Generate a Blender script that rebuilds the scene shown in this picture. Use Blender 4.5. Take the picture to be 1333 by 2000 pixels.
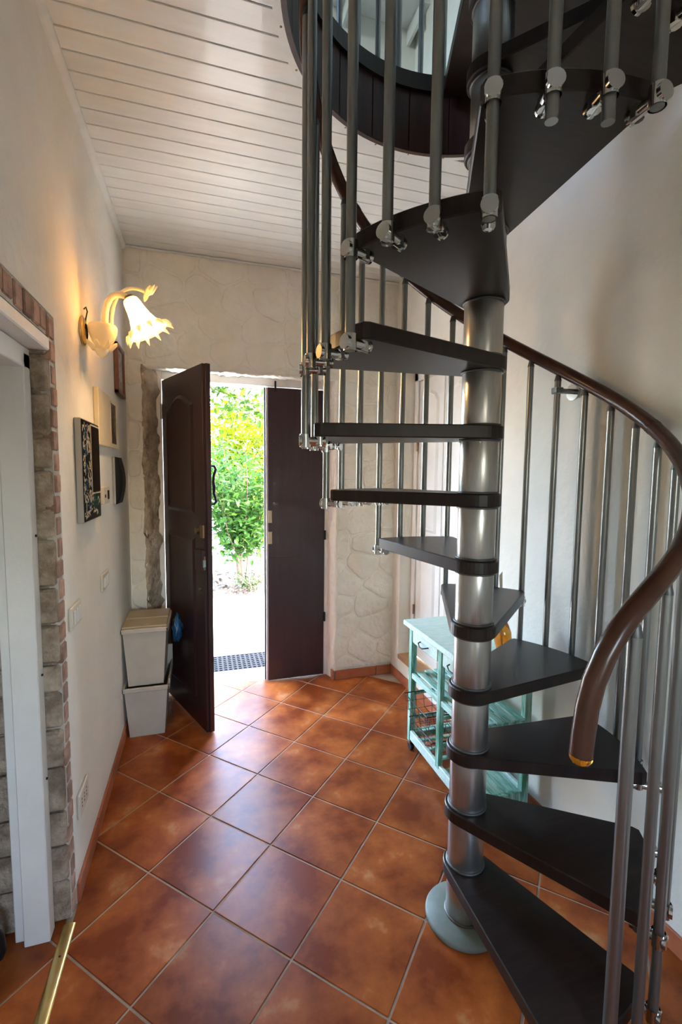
import bpy, bmesh, math, random
from mathutils import Vector, Matrix
R = math.radians
random.seed(7)
S = bpy.context.scene
C = S.collection
for o in list(bpy.data.objects): bpy.data.objects.remove(o)

# ---------------------------------------------------------------- camera
cam_d = bpy.data.cameras.new('camera'); cam = bpy.data.objects.new('camera', cam_d); C.objects.link(cam)
S.camera = cam
FPX = 900.0
cam_d.sensor_fit = 'VERTICAL'; cam_d.sensor_height = 36.0; cam_d.lens = FPX/2000*36.0
cam_d.clip_start = 0.02; cam_d.clip_end = 200
PITCH, ROLL, YAW, CAMH = 0.08287, -0.01005, R(16.9), 1.553
def camera_axes():
    cp, sp = math.cos(PITCH), math.sin(PITCH)
    fw = Vector((0, cp, -sp)); dn = Vector((0, -sp, -cp)); x = Vector((1, 0, 0))
    c, s = math.cos(ROLL), math.sin(ROLL)
    rt = c*x + s*dn; d2 = -s*x + c*dn
    M = Matrix.Rotation(-YAW, 3, 'Z')
    return M@rt, M@d2, M@fw
rt, dn, fw = camera_axes()
cam.matrix_world = Matrix(((rt.x, -dn.x, -fw.x, 0), (rt.y, -dn.y, -fw.y, 0), (rt.z, -dn.z, -fw.z, CAMH), (0, 0, 0, 1)))

# ---------------------------------------------------------------- world, sun, daylight portals of door and added windows, exposure
S.view_settings.view_transform = 'Standard'; S.view_settings.look = 'None'
S.view_settings.gamma = 1.0; S.view_settings.use_curve_mapping = False
S.view_settings.exposure = 1.52
W = bpy.data.worlds.new('world'); S.world = W; W.use_nodes = True
wn = W.node_tree.nodes; wl = W.node_tree.links
sky = wn.new('ShaderNodeTexSky'); sky.sky_type = 'NISHITA'; sky.sun_disc = False
sky.sun_elevation = R(52); sky.sun_rotation = R(100); sky.dust_density = 3.0; sky.air_density = 1.0
wl.new(sky.outputs[0], wn['Background'].inputs[0]); wn['Background'].inputs[1].default_value = 4.4
def light(name, kind, loc, energy, color=(1, 1, 1), target=None, size=None):
    d = bpy.data.lights.new(name, kind); d.energy = energy; d.color = color
    o = bpy.data.objects.new(name, d); C.objects.link(o); o.location = loc
    if kind == 'AREA':
        d.shape = 'RECTANGLE'; d.size, d.size_y = size
    if target is not None:
        o.rotation_euler = (Vector(target)-Vector(loc)).to_track_quat('-Z', 'Y').to_euler()
    return o
sun = light('sun', 'SUN', (6, 6, 12), 14.0, (1, .95, .86), target=(6-.62, 6-.03, 12-.9)); sun.data.angle = R(1)
def portal(name, loc, target, size):
    o = light(name, 'AREA', loc, 1, target=target, size=size); o.data.cycles.is_portal = True
portal('back_fill_portal', (.55, -2.42, 1.55), (.55, 0, 1.55), (.66, .80))  # portal of the unseen window added for fill daylight
portal('upper_fill_portal', (-2.05, 1.2, 4.45), (1, 1.2, 4.45), (.9, .9))  # portal of the window opening added upstairs
portal('door_portal', (.25, 3.62, 1.1), (.25, 0, 1.1), (1.3, 2.25))

# ---------------------------------------------------------------- materials
MATS = {}
def mat(name, col, rough=.6, metal=0., col2=None, nscale=8., bump=0., bscale=40., detail=6., spec=.5, coat=0., rand=0., stretch=None, ramp=(.35, .65), rough2=None, dist=.004, emit=None, estr=0., trans=0., col3=None):
    m = bpy.data.materials.new(name); m.use_nodes = True
    n = m.node_tree.nodes; l = m.node_tree.links; b = n['Principled BSDF']
    b.inputs['Roughness'].default_value = rough; b.inputs['Metallic'].default_value = metal
    b.inputs['Specular IOR Level'].default_value = spec
    b.inputs['Coat Weight'].default_value = coat
    b.inputs['Base Color'].default_value = (*col, 1)
    b.inputs['Transmission Weight'].default_value = trans
    if emit: b.inputs['Emission Color'].default_value = (*emit, 1); b.inputs['Emission Strength'].default_value = estr
    geo = n.new('ShaderNodeNewGeometry'); vec = geo.outputs['Position']
    if stretch:
        mp = n.new('ShaderNodeMapping'); mp.inputs['Scale'].default_value = stretch
        l.new(vec, mp.inputs[0]); vec = mp.outputs[0]
    out = None
    if col2:
        nz = n.new('ShaderNodeTexNoise'); nz.inputs['Scale'].default_value = nscale; nz.inputs['Detail'].default_value = detail; nz.inputs['Roughness'].default_value = .6
        l.new(vec, nz.inputs['Vector'])
        cr = n.new('ShaderNodeValToRGB'); cr.color_ramp.elements[0].position = ramp[0]; cr.color_ramp.elements[1].position = ramp[1]
        cr.color_ramp.elements[0].color = (*col, 1); cr.color_ramp.elements[1].color = (*col2, 1)
        if col3:
            e = cr.color_ramp.elements.new(min(.99, ramp[1]+.1)); e.color = (*col3, 1)
        l.new(nz.outputs[0], cr.inputs[0]); out = cr.outputs[0]
        if rough2 is not None:
            mr = n.new('ShaderNodeMapRange'); mr.inputs[3].default_value = rough; mr.inputs[4].default_value = rough2
            l.new(nz.outputs[0], mr.inputs[0]); l.new(mr.outputs[0], b.inputs['Roughness'])
    if rand:
        oi = n.new('ShaderNodeObjectInfo'); mr = n.new('ShaderNodeMapRange'); mr.inputs[3].default_value = 1-rand; mr.inputs[4].default_value = 1+rand
        l.new(oi.outputs['Random'], mr.inputs[0]); hs = n.new('ShaderNodeHueSaturation'); l.new(mr.outputs[0], hs.inputs['Value'])
        if out: l.new(out, hs.inputs['Color'])
        else: hs.inputs['Color'].default_value = (*col, 1)
        out = hs.outputs[0]
    if out: l.new(out, b.inputs['Base Color'])
    if bump:
        nb = n.new('ShaderNodeTexNoise'); nb.inputs['Scale'].default_value = bscale; nb.inputs['Detail'].default_value = 5
        l.new(vec, nb.inputs['Vector']); bp = n.new('ShaderNodeBump'); bp.inputs['Strength'].default_value = bump; bp.inputs['Distance'].default_value = dist
        l.new(nb.outputs[0], bp.inputs['Height']); l.new(bp.outputs[0], b.inputs['Normal'])
    MATS[name] = m
    return m
def leaf_mat(name, c1, c2):
    m = bpy.data.materials.new(name); m.use_nodes = True
    n = m.node_tree.nodes; l = m.node_tree.links; b = n['Principled BSDF']; b.inputs['Roughness'].default_value = .55; b.inputs['Specular IOR Level'].default_value = .2
    nz = n.new('ShaderNodeTexNoise'); nz.inputs['Scale'].default_value = 9
    geo = n.new('ShaderNodeNewGeometry'); l.new(geo.outputs['Position'], nz.inputs['Vector'])
    cr = n.new('ShaderNodeValToRGB'); cr.color_ramp.elements[0].color = (*c1, 1); cr.color_ramp.elements[1].color = (*c2, 1)
    cr.color_ramp.elements[0].position = .35; cr.color_ramp.elements[1].position = .65
    l.new(nz.outputs[0], cr.inputs[0]); l.new(cr.outputs[0], b.inputs['Base Color'])
    t = n.new('ShaderNodeBsdfTranslucent'); l.new(cr.outputs[0], t.inputs[0])
    mx = n.new('ShaderNodeMixShader'); mx.inputs[0].default_value = .45
    l.new(b.outputs[0], mx.inputs[1]); l.new(t.outputs[0], mx.inputs[2]); l.new(mx.outputs[0], n['Material Output'].inputs[0])
    MATS[name] = m

mat('plaster', (.745, .722, .635), .85, col2=(.81, .785, .70), nscale=3, bump=.35, bscale=22, dist=.01)
mat('stone_plaster', (.79, .75, .63), .9, col2=(.86, .83, .74), nscale=6, bump=.7, bscale=30, dist=.012)
mat('rubble', (.24, .175, .12), .95, col2=(.52, .42, .31), nscale=14, bump=1, bscale=45, dist=.02)
mat('reveal_shaded', (.34, .26, .18), .95, col2=(.66, .56, .43), nscale=9, bump=1, bscale=38, dist=.02)  # left reveal only: shadow on the ragged edge painted into its brown
mat('board_white', (.70, .72, .68), .36, col2=(.76, .78, .75), nscale=4, bump=.12, bscale=30, stretch=(1, 6, 1), rand=.03, coat=.15)
mat('gap_dark', (.10, .09, .08), .9)
mat('paint_white', (.77, .76, .71), .5, col2=(.83, .82, .78), nscale=5, bump=.15, bscale=60)
mat('tile', (.175, .031, .006), .26, col2=(.36, .094, .018), spec=.26, nscale=4.6, bump=.10, bscale=55, rand=.14, ramp=(.40, .60), rough2=.40, dist=.003, detail=8, col3=(.47, .21, .085))
mat('skirting', (.34, .095, .042), .45, col2=(.45, .15, .07), nscale=7, bump=.1, rand=.1)
mat('grout', (.50, .42, .33), .9, col2=(.36, .29, .22), nscale=9)
mat('brick', (.26, .15, .11), .95, col2=(.46, .29, .21), nscale=18, bump=.8, bscale=70, rand=.25)
mat('mortar', (.60, .56, .50), .95, col2=(.45, .41, .36), nscale=20, bump=.6, bscale=60)
mat('wenge', (.013, .0075, .006), .34, col2=(.025, .014, .010), nscale=10, stretch=(1, 8, 1), bump=.05, bscale=60, rough2=.44, spec=.35)
mat('fascia_wood', (.032, .011, .007), .5, col2=(.062, .021, .013), nscale=6, stretch=(4, 4, .6), bump=.08, rand=.15)
mat('rail_brown', (.052, .019, .010), .26, col2=(.080, .030, .016), nscale=9, spec=.35)
mat('steel', (.42, .41, .375), .30, .9, col2=(.48, .46, .43), nscale=30, stretch=(8, 8, .5), bump=.03, bscale=90)
mat('baluster_steel', (.27, .275, .262), .30, .85)
mat('chrome', (.62, .62, .60), .12, 1.)
mat('ring_grey', (.12, .12, .115), .45, .6)
mat('base_green', (.15, .18, .145), .5, 0., col2=(.19, .22, .18), nscale=20)
mat('amber', (.72, .20, .01), .05, spec=.6, col2=(.85, .34, .03), nscale=12, trans=.8)
mat('door_brown', (.032, .0125, .0138), .38, spec=.4, col2=(.042, .0165, .0172), nscale=5, stretch=(6, 6, .5), bump=.08, bscale=50, coat=.15)
mat('iron', (.012, .012, .012), .5, .4)
mat('brass', (.72, .50, .16), .28, 1., col2=(.80, .60, .25), nscale=20)
mat('old_brass', (.35, .25, .16), .4, 1.)
mat('bin_beige', (.52, .46, .37), .5, col2=(.57, .51, .42), nscale=10, bump=.05)
mat('bin_lid', (.42, .33, .20), .45, col2=(.46, .37, .24), nscale=10)
mat('blue_bag', (.02, .09, .20), .25, col2=(.03, .15, .30), nscale=18, bump=.5, bscale=30)
mat('cart_paint', (.42, .66, .56), .55, col2=(.05, .27, .17), nscale=4, stretch=(14, 2.2, 14), bump=.15, bscale=40, ramp=(.50, .78), detail=7)
mat('cart_slat', (.42, .66, .56), .55, col2=(.03, .26, .16), nscale=5, stretch=(12, 1.6, 14), bump=.15, bscale=40, ramp=(.45, .70))
mat('cart_post', (.36, .60, .50), .55, col2=(.04, .24, .15), nscale=4, stretch=(14, 14, 2), bump=.15, bscale=40, ramp=(.40, .62))
mat('cart_white', (.60, .74, .68), .5, col2=(.42, .62, .53), nscale=5, stretch=(3, 12, 12), bump=.1)
mat('wire', (.05, .04, .04), .4, .8)
mat('black_plastic', (.010, .010, .011), .6, spec=.25)
mat('cream_plastic', (.62, .57, .46), .4)
mat('white_plastic', (.72, .70, .65), .4)
mat('frame_silver', (.40, .38, .34), .35, .7)
mat('frame_cream', (.68, .58, .38), .5, col2=(.74, .65, .46), nscale=8)
mat('frame_wood', (.16, .055, .03), .4, col2=(.24, .09, .05), nscale=9)
mat('mirror_glass', (.30, .28, .25), .05, 1.)
mat('mirror_dark', (.05, .035, .03), .08, .6)
mat('print_grey', (.14, .13, .13), .5, col2=(.42, .40, .38), nscale=40, ramp=(.40, .6))
mat('pat_cream', (.62, .55, .42), .3)
mat('pat_blue', (.02, .09, .20), .25)
mat('pat_green', (.01, .07, .05), .25)
mat('pat_brown', (.16, .06, .04), .3)
mat('pat_black', (.012, .014, .018), .2)
mat('sill_wood', (.30, .16, .07), .5, col2=(.38, .22, .11), nscale=9, stretch=(3, 1, 3))
mat('paving', (.25, .24, .22), .9, col2=(.33, .32, .295), nscale=3, bump=.5, bscale=30, rand=.05)
mat('paving_joint', (.36, .34, .30), .95)
mat('mulch', (.035, .022, .014), .95, col2=(.09, .065, .045), nscale=25, bump=1, bscale=60, dist=.03)
mat('litter', (.06, .038, .024), .9, col2=(.13, .095, .065), nscale=12)
mat('bark', (.13, .085, .055), .9, col2=(.08, .05, .03), nscale=30, bump=.5, bscale=60)
mat('rubber', (.006, .0065, .008), .8, spec=.1)
mat('straw', (.35, .28, .16), .7)
mat('red_thing', (.30, .05, .03), .5)
leaf_mat('leaf_shrub', (.012, .046, .007), (.038, .095, .011))
leaf_mat('leaf_lime', (.075, .125, .001), (.15, .20, .003))
leaf_mat('leaf_tree', (.010, .034, .002), (.038, .075, .004))
leaf_mat('leaf_ground', (.016, .042, .010), (.034, .068, .018))
# lamp glass: thin frosted glass with a faint even glow put in for the bulb's light
mat('lamp_glass', (.95, .82, .58), .25, trans=.35, emit=(1, .62, .22), estr=.04)
def glow_glass(name, col, w, emit, estr):
    m = bpy.data.materials.new(name); m.use_nodes = True; n = m.node_tree.nodes; l = m.node_tree.links; b = n['Principled BSDF']
    b.inputs['Base Color'].default_value = (*col, 1); b.inputs['Roughness'].default_value = .3
    b.inputs['Emission Color'].default_value = (*emit, 1); b.inputs['Emission Strength'].default_value = estr
    t = n.new('ShaderNodeBsdfTranslucent'); t.inputs[0].default_value = (*col, 1)
    mx = n.new('ShaderNodeMixShader'); mx.inputs[0].default_value = w
    l.new(b.outputs[0], mx.inputs[1]); l.new(t.outputs[0], mx.inputs[2]); l.new(mx.outputs[0], n['Material Output'].inputs[0]); MATS[name] = m
glow_glass('lamp_shade', (.70, .50, .25), .45, (1, .62, .25), .08)
glow_glass('lamp_petal', (.86, .74, .48), .5, (1, .70, .34), .18)
mat('bulb', (1, .9, .7), .3, emit=(1, .80, .48), estr=8)

# ---------------------------------------------------------------- mesh helpers
class MB:
    def __init__(s): s.v = []; s.f = []; s.sm = []
    def add(s, verts, faces, smooth=False):
        k = len(s.v); s.v += [tuple(v) for v in verts]; s.f += [tuple(i+k for i in f) for f in faces]; s.sm += [smooth]*len(faces); return s
    def box(s, x0, x1, y0, y1, z0, z1, b=0.):
        if b <= 0:
            return s.add([(x, y, z) for z in (z0, z1) for y in (y0, y1) for x in (x0, x1)],
                         [(0, 2, 3, 1), (4, 5, 7, 6), (0, 1, 5, 4), (2, 6, 7, 3), (0, 4, 6, 2), (1, 3, 7, 5)])
        bm = bmesh.new(); bmesh.ops.create_cube(bm, size=1)
        for v in bm.verts: v.co = Vector(((x0+x1)/2+v.co.x*(x1-x0), (y0+y1)/2+v.co.y*(y1-y0), (z0+z1)/2+v.co.z*(z1-z0)))
        bmesh.ops.bevel(bm, geom=list(bm.edges), offset=b, segments=1, affect='EDGES')
        bm.verts.index_update()
        s.add([v.co[:] for v in bm.verts], [[v.index for v in f.verts] for f in bm.faces]); bm.free(); return s
    def prism(s, poly, z0, z1, b=0.):
        n = len(poly); A = sum(poly[i][0]*poly[(i+1) % n][1]-poly[(i+1) % n][0]*poly[i][1] for i in range(n))
        if A < 0: poly = poly[::-1]
        if b <= 0:
            v = [(x, y, z0) for x, y in poly]+[(x, y, z1) for x, y in poly]
            f = [tuple(range(n))[::-1], tuple(range(n, 2*n))]+[(i, (i+1) % n, n+(i+1) % n, n+i) for i in range(n)]
            return s.add(v, f)
        ins = inset(poly, b)
        v = [(x, y, z0) for x, y in poly]+[(x, y, z1-b) for x, y in poly]+[(x, y, z1) for x, y in ins]
        f = [tuple(range(n))[::-1], tuple(range(2*n, 3*n))]
        for k in (0, n): f += [(k+i, k+(i+1) % n, k+n+(i+1) % n, k+n+i) for i in range(n)]
        return s.add(v, f)
    def tube(s, pts, rad, n=12, caps=True, smooth=True):
        pts = [Vector(p) for p in pts]; rads = rad if isinstance(rad, (list, tuple)) else [rad]*len(pts)
        rings = []; prev = None
        for i, p in enumerate(pts):
            t = (pts[min(i+1, len(pts)-1)]-pts[max(i-1, 0)])
            t = t.normalized() if t.length > 1e-9 else Vector((0, 0, 1))
            if prev is None: u = t.orthogonal().normalized()
            else: u = (prev-t*prev.dot(t)); u = u.normalized() if u.length > 1e-6 else t.orthogonal().normalized()
            prev = u; w = t.cross(u)
            rings.append([p+rads[i]*(math.cos(2*math.pi*k/n)*u+math.sin(2*math.pi*k/n)*w) for k in range(n)])
        v = [q for r_ in rings for q in r_]; m = len(rings)
        s.add(v, [(i*n+k, i*n+(k+1) % n, (i+1)*n+(k+1) % n, (i+1)*n+k) for i in range(m-1) for k in range(n)], smooth)
        if caps:
            s.add(rings[0], [tuple(range(n))[::-1]]); s.add(rings[-1], [tuple(range(n))])
        return s
    def lathe(s, prof, n=24, M=None, smooth=True):
        v = []
        for r_, z in prof:
            for k in range(n): v.append(Vector((r_*math.cos(2*math.pi*k/n), r_*math.sin(2*math.pi*k/n), z)))
        if M is not None: v = [M@q for q in v]
        m = len(prof)
        f = [(i*n+k, i*n+(k+1) % n, (i+1)*n+(k+1) % n, (i+1)*n+k) for i in range(m-1) for k in range(n)]
        s.add(v, f, smooth); return s
    def build(s, name, m, parent=None, loc=None, rz=0.):
        me = bpy.data.meshes.new(name); me.from_pydata(s.v, [], s.f); me.update()
        me.polygons.foreach_set('use_smooth', s.sm)
        me.materials.append(MATS[m])
        o = bpy.data.objects.new(name, me); C.objects.link(o)
        if parent is not None: o.parent = parent
        if loc is not None: o.location = loc
        o.rotation_euler.z = rz
        return o
def inset(poly, d):
    n = len(poly); out = []
    for i in range(n):
        p0, p1, p2 = Vector(poly[i-1]), Vector(poly[i]), Vector(poly[(i+1) % n])
        a = (p1-p0); b = (p2-p1)
        if a.length < 1e-9 or b.length < 1e-9: out.append(tuple(p1)); continue
        a.normalize(); b.normalize(); n1 = Vector((-a.y, a.x)); n2 = Vector((-b.y, b.x))
        m = n1+n2
        if m.length < 1e-6: out.append(tuple(p1)); continue
        m.normalize(); k = d/max(.4, m.dot(n1)); q = p1+m*k; out.append((q.x, q.y))
    return out
def clip(poly, a, b, c):   # keep a*x+b*y<=c
    out = []; n = len(poly)
    for i in range(n):
        p, q = poly[i], poly[(i+1) % n]; dp = a*p[0]+b*p[1]-c; dq = a*q[0]+b*q[1]-c
        if dp <= 0: out.append(p)
        if dp*dq < 0:
            t = dp/(dp-dq); out.append((p[0]+t*(q[0]-p[0]), p[1]+t*(q[1]-p[1])))
    return out
def area(poly): return abs(sum(poly[i-1][0]*poly[i][1]-poly[i][0]*poly[i-1][1] for i in range(len(poly))))/2
def tag(o, label=None, cat=None, group=None, kind=None):
    if label: o['label'] = label
    if cat: o['category'] = cat
    if group: o['group'] = group
    if kind: o['kind'] = kind
    return o
def empty(name, loc=(0, 0, 0), rz=0.):
    o = bpy.data.objects.new(name, None); C.objects.link(o); o.location = loc; o.rotation_euler.z = rz; o.empty_display_size = .05
    return o
def share(o, parent, loc=(0, 0, 0), rz=0., name=None):
    c = bpy.data.objects.new(name or o.data.name.split('.')[0], o.data); C.objects.link(c); c.parent = parent; c.location = loc; c.rotation_euler.z = rz
    return c
def struct(o, label=None, cat=None): return tag(o, label, cat, kind='structure')

# ---------------------------------------------------------------- the room (X right, Y into the picture, Z up)
XL, YF, ZC = -.45, 3.245, 2.95
YB = -2.35
ZU = 3.22                     # upper floor level
PX, PY = .863, 1.309          # stair axis
HR = .627                     # stairwell radius
def xr(y): return 1.408+(3.25-y)*.026
def wall_boxes(mb, boxes):    # right wall follows a slightly skewed line
    for (d0, d1, y0, y1, z0, z1) in boxes:
        mb.add([(xr(y)+d, y, z) for z in (z0, z1) for y in (y0, y1) for d in (d0, d1)],
               [(0, 2, 3, 1), (4, 5, 7, 6), (0, 1, 5, 4), (2, 6, 7, 3), (0, 4, 6, 2), (1, 3, 7, 5)])

# floor: screed in the joints + individual terracotta tiles laid diagonally
floor = struct(MB().box(-1.9, 1.7, YB-.2, 3.42, -.06, -.0035).build('floor', 'grout'), 'floor of terracotta tiles laid diagonally with pale joints', 'floor')
A0 = Vector((-.2187, 1.8134)); U = Vector((math.cos(R(-45.2)), math.sin(R(-45.2)))); Vv = Vector((-U.y, U.x)); TP, TG = .336, .0035
def tile_regions():
    reg = [(XL+.004, YB, 0, 3.398)]
    return reg
for i in range(-14, 16):
    for j in range(-14, 12):
        sq = [A0+TP*(i*U+j*Vv)+Vector((0, 0)) for _ in (0,)][0]
        c4 = [sq+U*TG*.5*0+TP*(a*U+b*Vv)+(U*(TG if a == 0 else -TG)+Vv*(TG if b == 0 else -TG)) for a, b in ((0, 0), (1, 0), (1, 1), (0, 1))]
        base = [(p.x, p.y) for p in c4]
        if max(p[1] for p in base) < -.6: continue
        for side in (0, 1):
            p = list(base)
            if side == 0:
                p = clip(p, -1, 0, -(XL+.003)); p = clip(p, 1, .026, 1.408+3.25*.026-.004); p = clip(p, 0, 1, 3.385)
                p = clip(p, 0, -1, 1.2)
            else:
                p = clip(p, 1, 0, XL-.02); p = clip(p, -1, 0, 1.5); p = clip(p, 0, 1, 1.69); p = clip(p, 0, -1, -.76)
            if len(p) < 3 or area(p) < .0006: continue
            cx = sum(q[0] for q in p)/len(p); cy = sum(q[1] for q in p)/len(p)
            if side == 0 and cy > 3.25 and (cx < -.33 or cx > .93): continue
            MB().prism([(q[0]-cx, q[1]-cy) for q in p], -.012, 0, .0018).build('floor_tile', 'tile', floor, (cx, cy, 0))

# left wall with the doorway
mb = MB()
mb.box(XL-.30, XL, 1.742, 3.62, 0, ZC+.02); mb.box(XL-.30, XL, .70, 1.742, 2.046, ZC+.02); mb.box(XL-.30, XL, YB, .70, 0, ZC+.02)
wall_left = struct(mb.build('wall_left', 'plaster'), 'white plastered wall with brick-edged doorway and wall lamp', 'wall')
# doorway surround: mortar bed and bricks flush with the wall, rubble jamb behind
MB().box(XL-.06, XL-.004, 1.692, 1.742, 0, 2.046).box(XL-.06, XL-.004, .70, 1.668, 1.972, 2.046).build('mortar_bed', 'mortar', wall_left)
bk = None
z = .01; k = 0
while z < 2.03:
    h = random.uniform(.054, .064)
    w = random.choice((.046, .054, .040))
    MB().box(-.028, .003+random.uniform(-.002, .003), -w/2, w/2, 0, h, .004).build('brick', 'brick', wall_left, (XL-.002, 1.740-w/2, z)); z += h+.011
y = 1.665
while y > .72:
    w = random.uniform(.052, .062); h = random.choice((.066, .060))
    MB().box(-.028, .004+random.uniform(-.002, .003), -w, 0, 0, h, .004).build('brick', 'brick', wall_left, (XL-.002, y, 2.042-h)); y -= w+.011
# rubble jamb (stones)
MB().box(XL-.30, XL-.03, 1.69, 1.745, 0, 2.0).build('jamb_bed', 'rubble', wall_left)
z = 0.
while z < 1.92:
    h = random.uniform(.09, .16)
    for (xa, xb) in ((-.066, -.006), (-.30, -.155)):
        MB().box(xa, xb, 1.672+random.uniform(-.008, .006), 1.70, z+.004, min(z+h, 1.95)-.004, .008).build('jamb_stone', 'rubble', wall_left, (XL, 0, 0))
    z += h
# lintel beam over the doorway
trim_lintel = struct(MB().box(XL-.16, XL+.004, .70, 1.672, 1.925, 1.965, .004).build('trim_1', 'paint_white'), 'white painted lintel beam over left doorway', 'trim')
# white door frame and door in the left doorway
d3 = struct(empty('door_3', (XL-.20, .75, 0)), 'white wooden door with frame in the brick-edged doorway', 'door')
o3 = Vector(d3.location)
def rb(name, m, parent, x0, x1, y0, y1, z0, z1, b=.003, org=(0, 0, 0)):
    return MB().box(x0-org[0], x1-org[0], y0-org[1], y1-org[1], z0-org[2], z1-org[2], b).build(name, m, parent)
rb('frame_post', 'paint_white', d3, XL-.125, XL-.050, 1.615, 1.668, 0, 1.905, org=o3)
rb('frame_strip', 'paint_white', d3, XL-.158, XL-.130, 1.640, 1.672, 0, 1.905, org=o3)
rb('frame_head', 'paint_white', d3, XL-.125, XL-.050, .72, 1.668, 1.86, 1.923, org=o3)
lf = rb('door_panel', 'paint_white', d3, XL-.245, XL-.205, .76, 1.605, .012, 1.90, org=o3)
for zz in (.55, .9, 1.35): MB().tube([(0, 0, 0), (.004, 0, 0)], .004, 8).build('nail', 'iron', d3, (XL-.049-o3.x, 1.645-o3.y, zz))
hd = MB().tube([(0, 0, 0), (.035, 0, 0), (.045, -.01, .03), (.045, -.02, .09), (.035, -.03, .12)], .010, 8).build('handle', 'iron', d3, (XL-.204-o3.x, 1.565-o3.y, .04))
rb('latch', 'chrome', d3, XL-.205, XL-.190, 1.55, 1.59, .82, .86, org=o3)
# little room beyond the doorway
struct(MB().box(-2.0, -1.92, .3, 2.3, 0, 2.5).box(-2.0, XL-.3, 1.745, 1.80, 0, 2.5).box(-2.0, XL-.3, .60, .70, 0, 2.5).box(-2.0, XL-.3, .6, 1.8, 2.5, 2.56).build('wall_side_room', 'plaster'), 'dim plaster wall beyond the left doorway', 'wall')

# right wall, two storeys, with the panelled niche
N0, N1, NZ0, NZ1 = 2.28, 3.12, .17, 2.30
mb = MB()
wall_boxes(mb, [(0, .3, YB, N0, 0, 5.5), (0, .3, N1, 3.7, 0, 5.5), (0, .3, N0, N1, 0, NZ0), (0, .3, N0, N1, NZ1, 5.5)])
wall_right = struct(mb.build('wall_right', 'plaster'), 'tall white plaster wall behind the spiral stair', 'wall')
# far wall with the entrance opening
OX0, OX1, OZ = -.345, .955, 2.225
mb = MB(); mb.box(XL-.3, OX0, YF, 3.62, 0, ZC+.02); mb.box(OX1, 1.60, YF, 3.62, 0, ZC+.02); mb.box(OX0, OX1, YF, 3.62, OZ, ZC+.02)
wall_far = struct(mb.build('wall_far', 'stone_plaster'), 'cream painted rough stone wall around the entrance door', 'wall')
# stones of the far wall: voronoi cells, slightly proud, painted over
def nz2(x, y, s=0.): return math.sin(x*7.1+s)*math.cos(y*6.3-s*1.7)+.5*math.sin(x*17.3-y*13.7+s*2.1)+.25*math.sin(x*39+y*33+s)
def stone(poly, h, base_y, parent):
    p = inset(poly if sum(poly[i-1][0]*poly[i][1]-poly[i][0]*poly[i-1][1] for i in range(len(poly))) > 0 else poly[::-1], .0045)
    for _ in range(2):
        q = []
        for i in range(len(p)):
            a, b = p[i], p[(i+1) % len(p)]; q += [(a[0]*.85+b[0]*.15, a[1]*.85+b[1]*.15), (a[0]*.15+b[0]*.85, a[1]*.15+b[1]*.85)]
        p = q
    n = len(p); cx = sum(a[0] for a in p)/n; cz = sum(a[1] for a in p)/n
    v = []; sd = random.uniform(0, 9)
    for (sc, hh) in ((1, -.004), (.97, .45), (.90, .85), (.6, 1.0), (.3, 1.0)):
        for a in p:
            jx = 1+.035*nz2(a[0]*3, a[1]*3, sd)*(1 if sc > .85 else .3)
            x = (a[0]-cx)*sc*jx; z_ = (a[1]-cz)*sc*jx
            v.append((x, -(hh*h if hh > 0 else hh)*(1+.35*nz2(a[0]*2+sc, a[1]*2, sd) if hh > 0 else 1), z_))
    v.append((0, -h*1.05, 0)); f = []
    for k in range(4): f += [(k*n+i, k*n+(i+1) % n, (k+1)*n+(i+1) % n, (k+1)*n+i) for i in range(n)]
    f += [(4*n+i, 4*n+(i+1) % n, 5*n) for i in range(n)]
    m_ = MB(); m_.add(v, f, True); m_.build('stone', 'stone_plaster', parent, (cx, base_y, cz))
pts = []
zz = .05; row = 0
while zz < 3.05:
    hgt = random.uniform(.15, .22); xx = -.62+random.uniform(0, .12)
    while xx < 1.6:
        w = random.uniform(.17, .34); pts.append((xx+w/2, zz+random.uniform(-.03, .03))); xx += w
    zz += hgt
cells = [(XL, OX0+.004, 0, ZC, .008), (OX1-.004, 1.43, .072, OZ, .008), (OX0-.0, OX1, OZ-.005, ZC, .0045)]
for (x0, x1, z0, z1, hgt) in cells:
    for i, p in enumerate(pts):
        poly = [(x0, z0), (x1, z0), (x1, z1), (x0, z1)]
        for j, q in enumerate(pts):
            if i == j or abs(q[0]-p[0]) > .8 or abs(q[1]-p[1]) > .6: continue
            a, b = q[0]-p[0], q[1]-p[1]
            poly = clip(poly, a, b, (q[0]**2+q[1]**2-p[0]**2-p[1]**2)/2)
            if len(poly) < 3: break
        if len(poly) < 3 or area(poly) < .004: continue
        stone(poly, hgt*random.uniform(.6, 1.2), YF+.001, wall_far)
# rough reveals of the entrance
def reveal(name, fn, n=60, m_=5, mt='reveal_shaded'):
    v = []; 
    for i in range(n+1):
        for k in range(m_+1): v.append(fn(i/n, k/m_))
    f = [(i*(m_+1)+k, i*(m_+1)+k+1, (i+1)*(m_+1)+k+1, (i+1)*(m_+1)+k) for i in range(n) for k in range(m_)]
    MB().add(v, f, True).build(name, mt, wall_far)
def rl(t, s):
    z_ = t*2.235; j = .014*nz2(z_*2.6, s*1.5, .4)+.011*nz2(z_*8, s*3, 2)-.004
    prof = [(OX0-.012, YF-.004), (OX0+.004, YF-.012), (OX0+.018, YF+.010), (OX0+.045, YF+.05), (OX0+.075, YF+.10), (OX0+.085, YF+.16)]
    x, y_ = prof[round(s*5)]; return (x+j*(1 if .1 < s < .95 else .2), y_+.004*nz2(z_*9, s*5, 1), z_)
reveal('reveal', rl)
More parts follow.
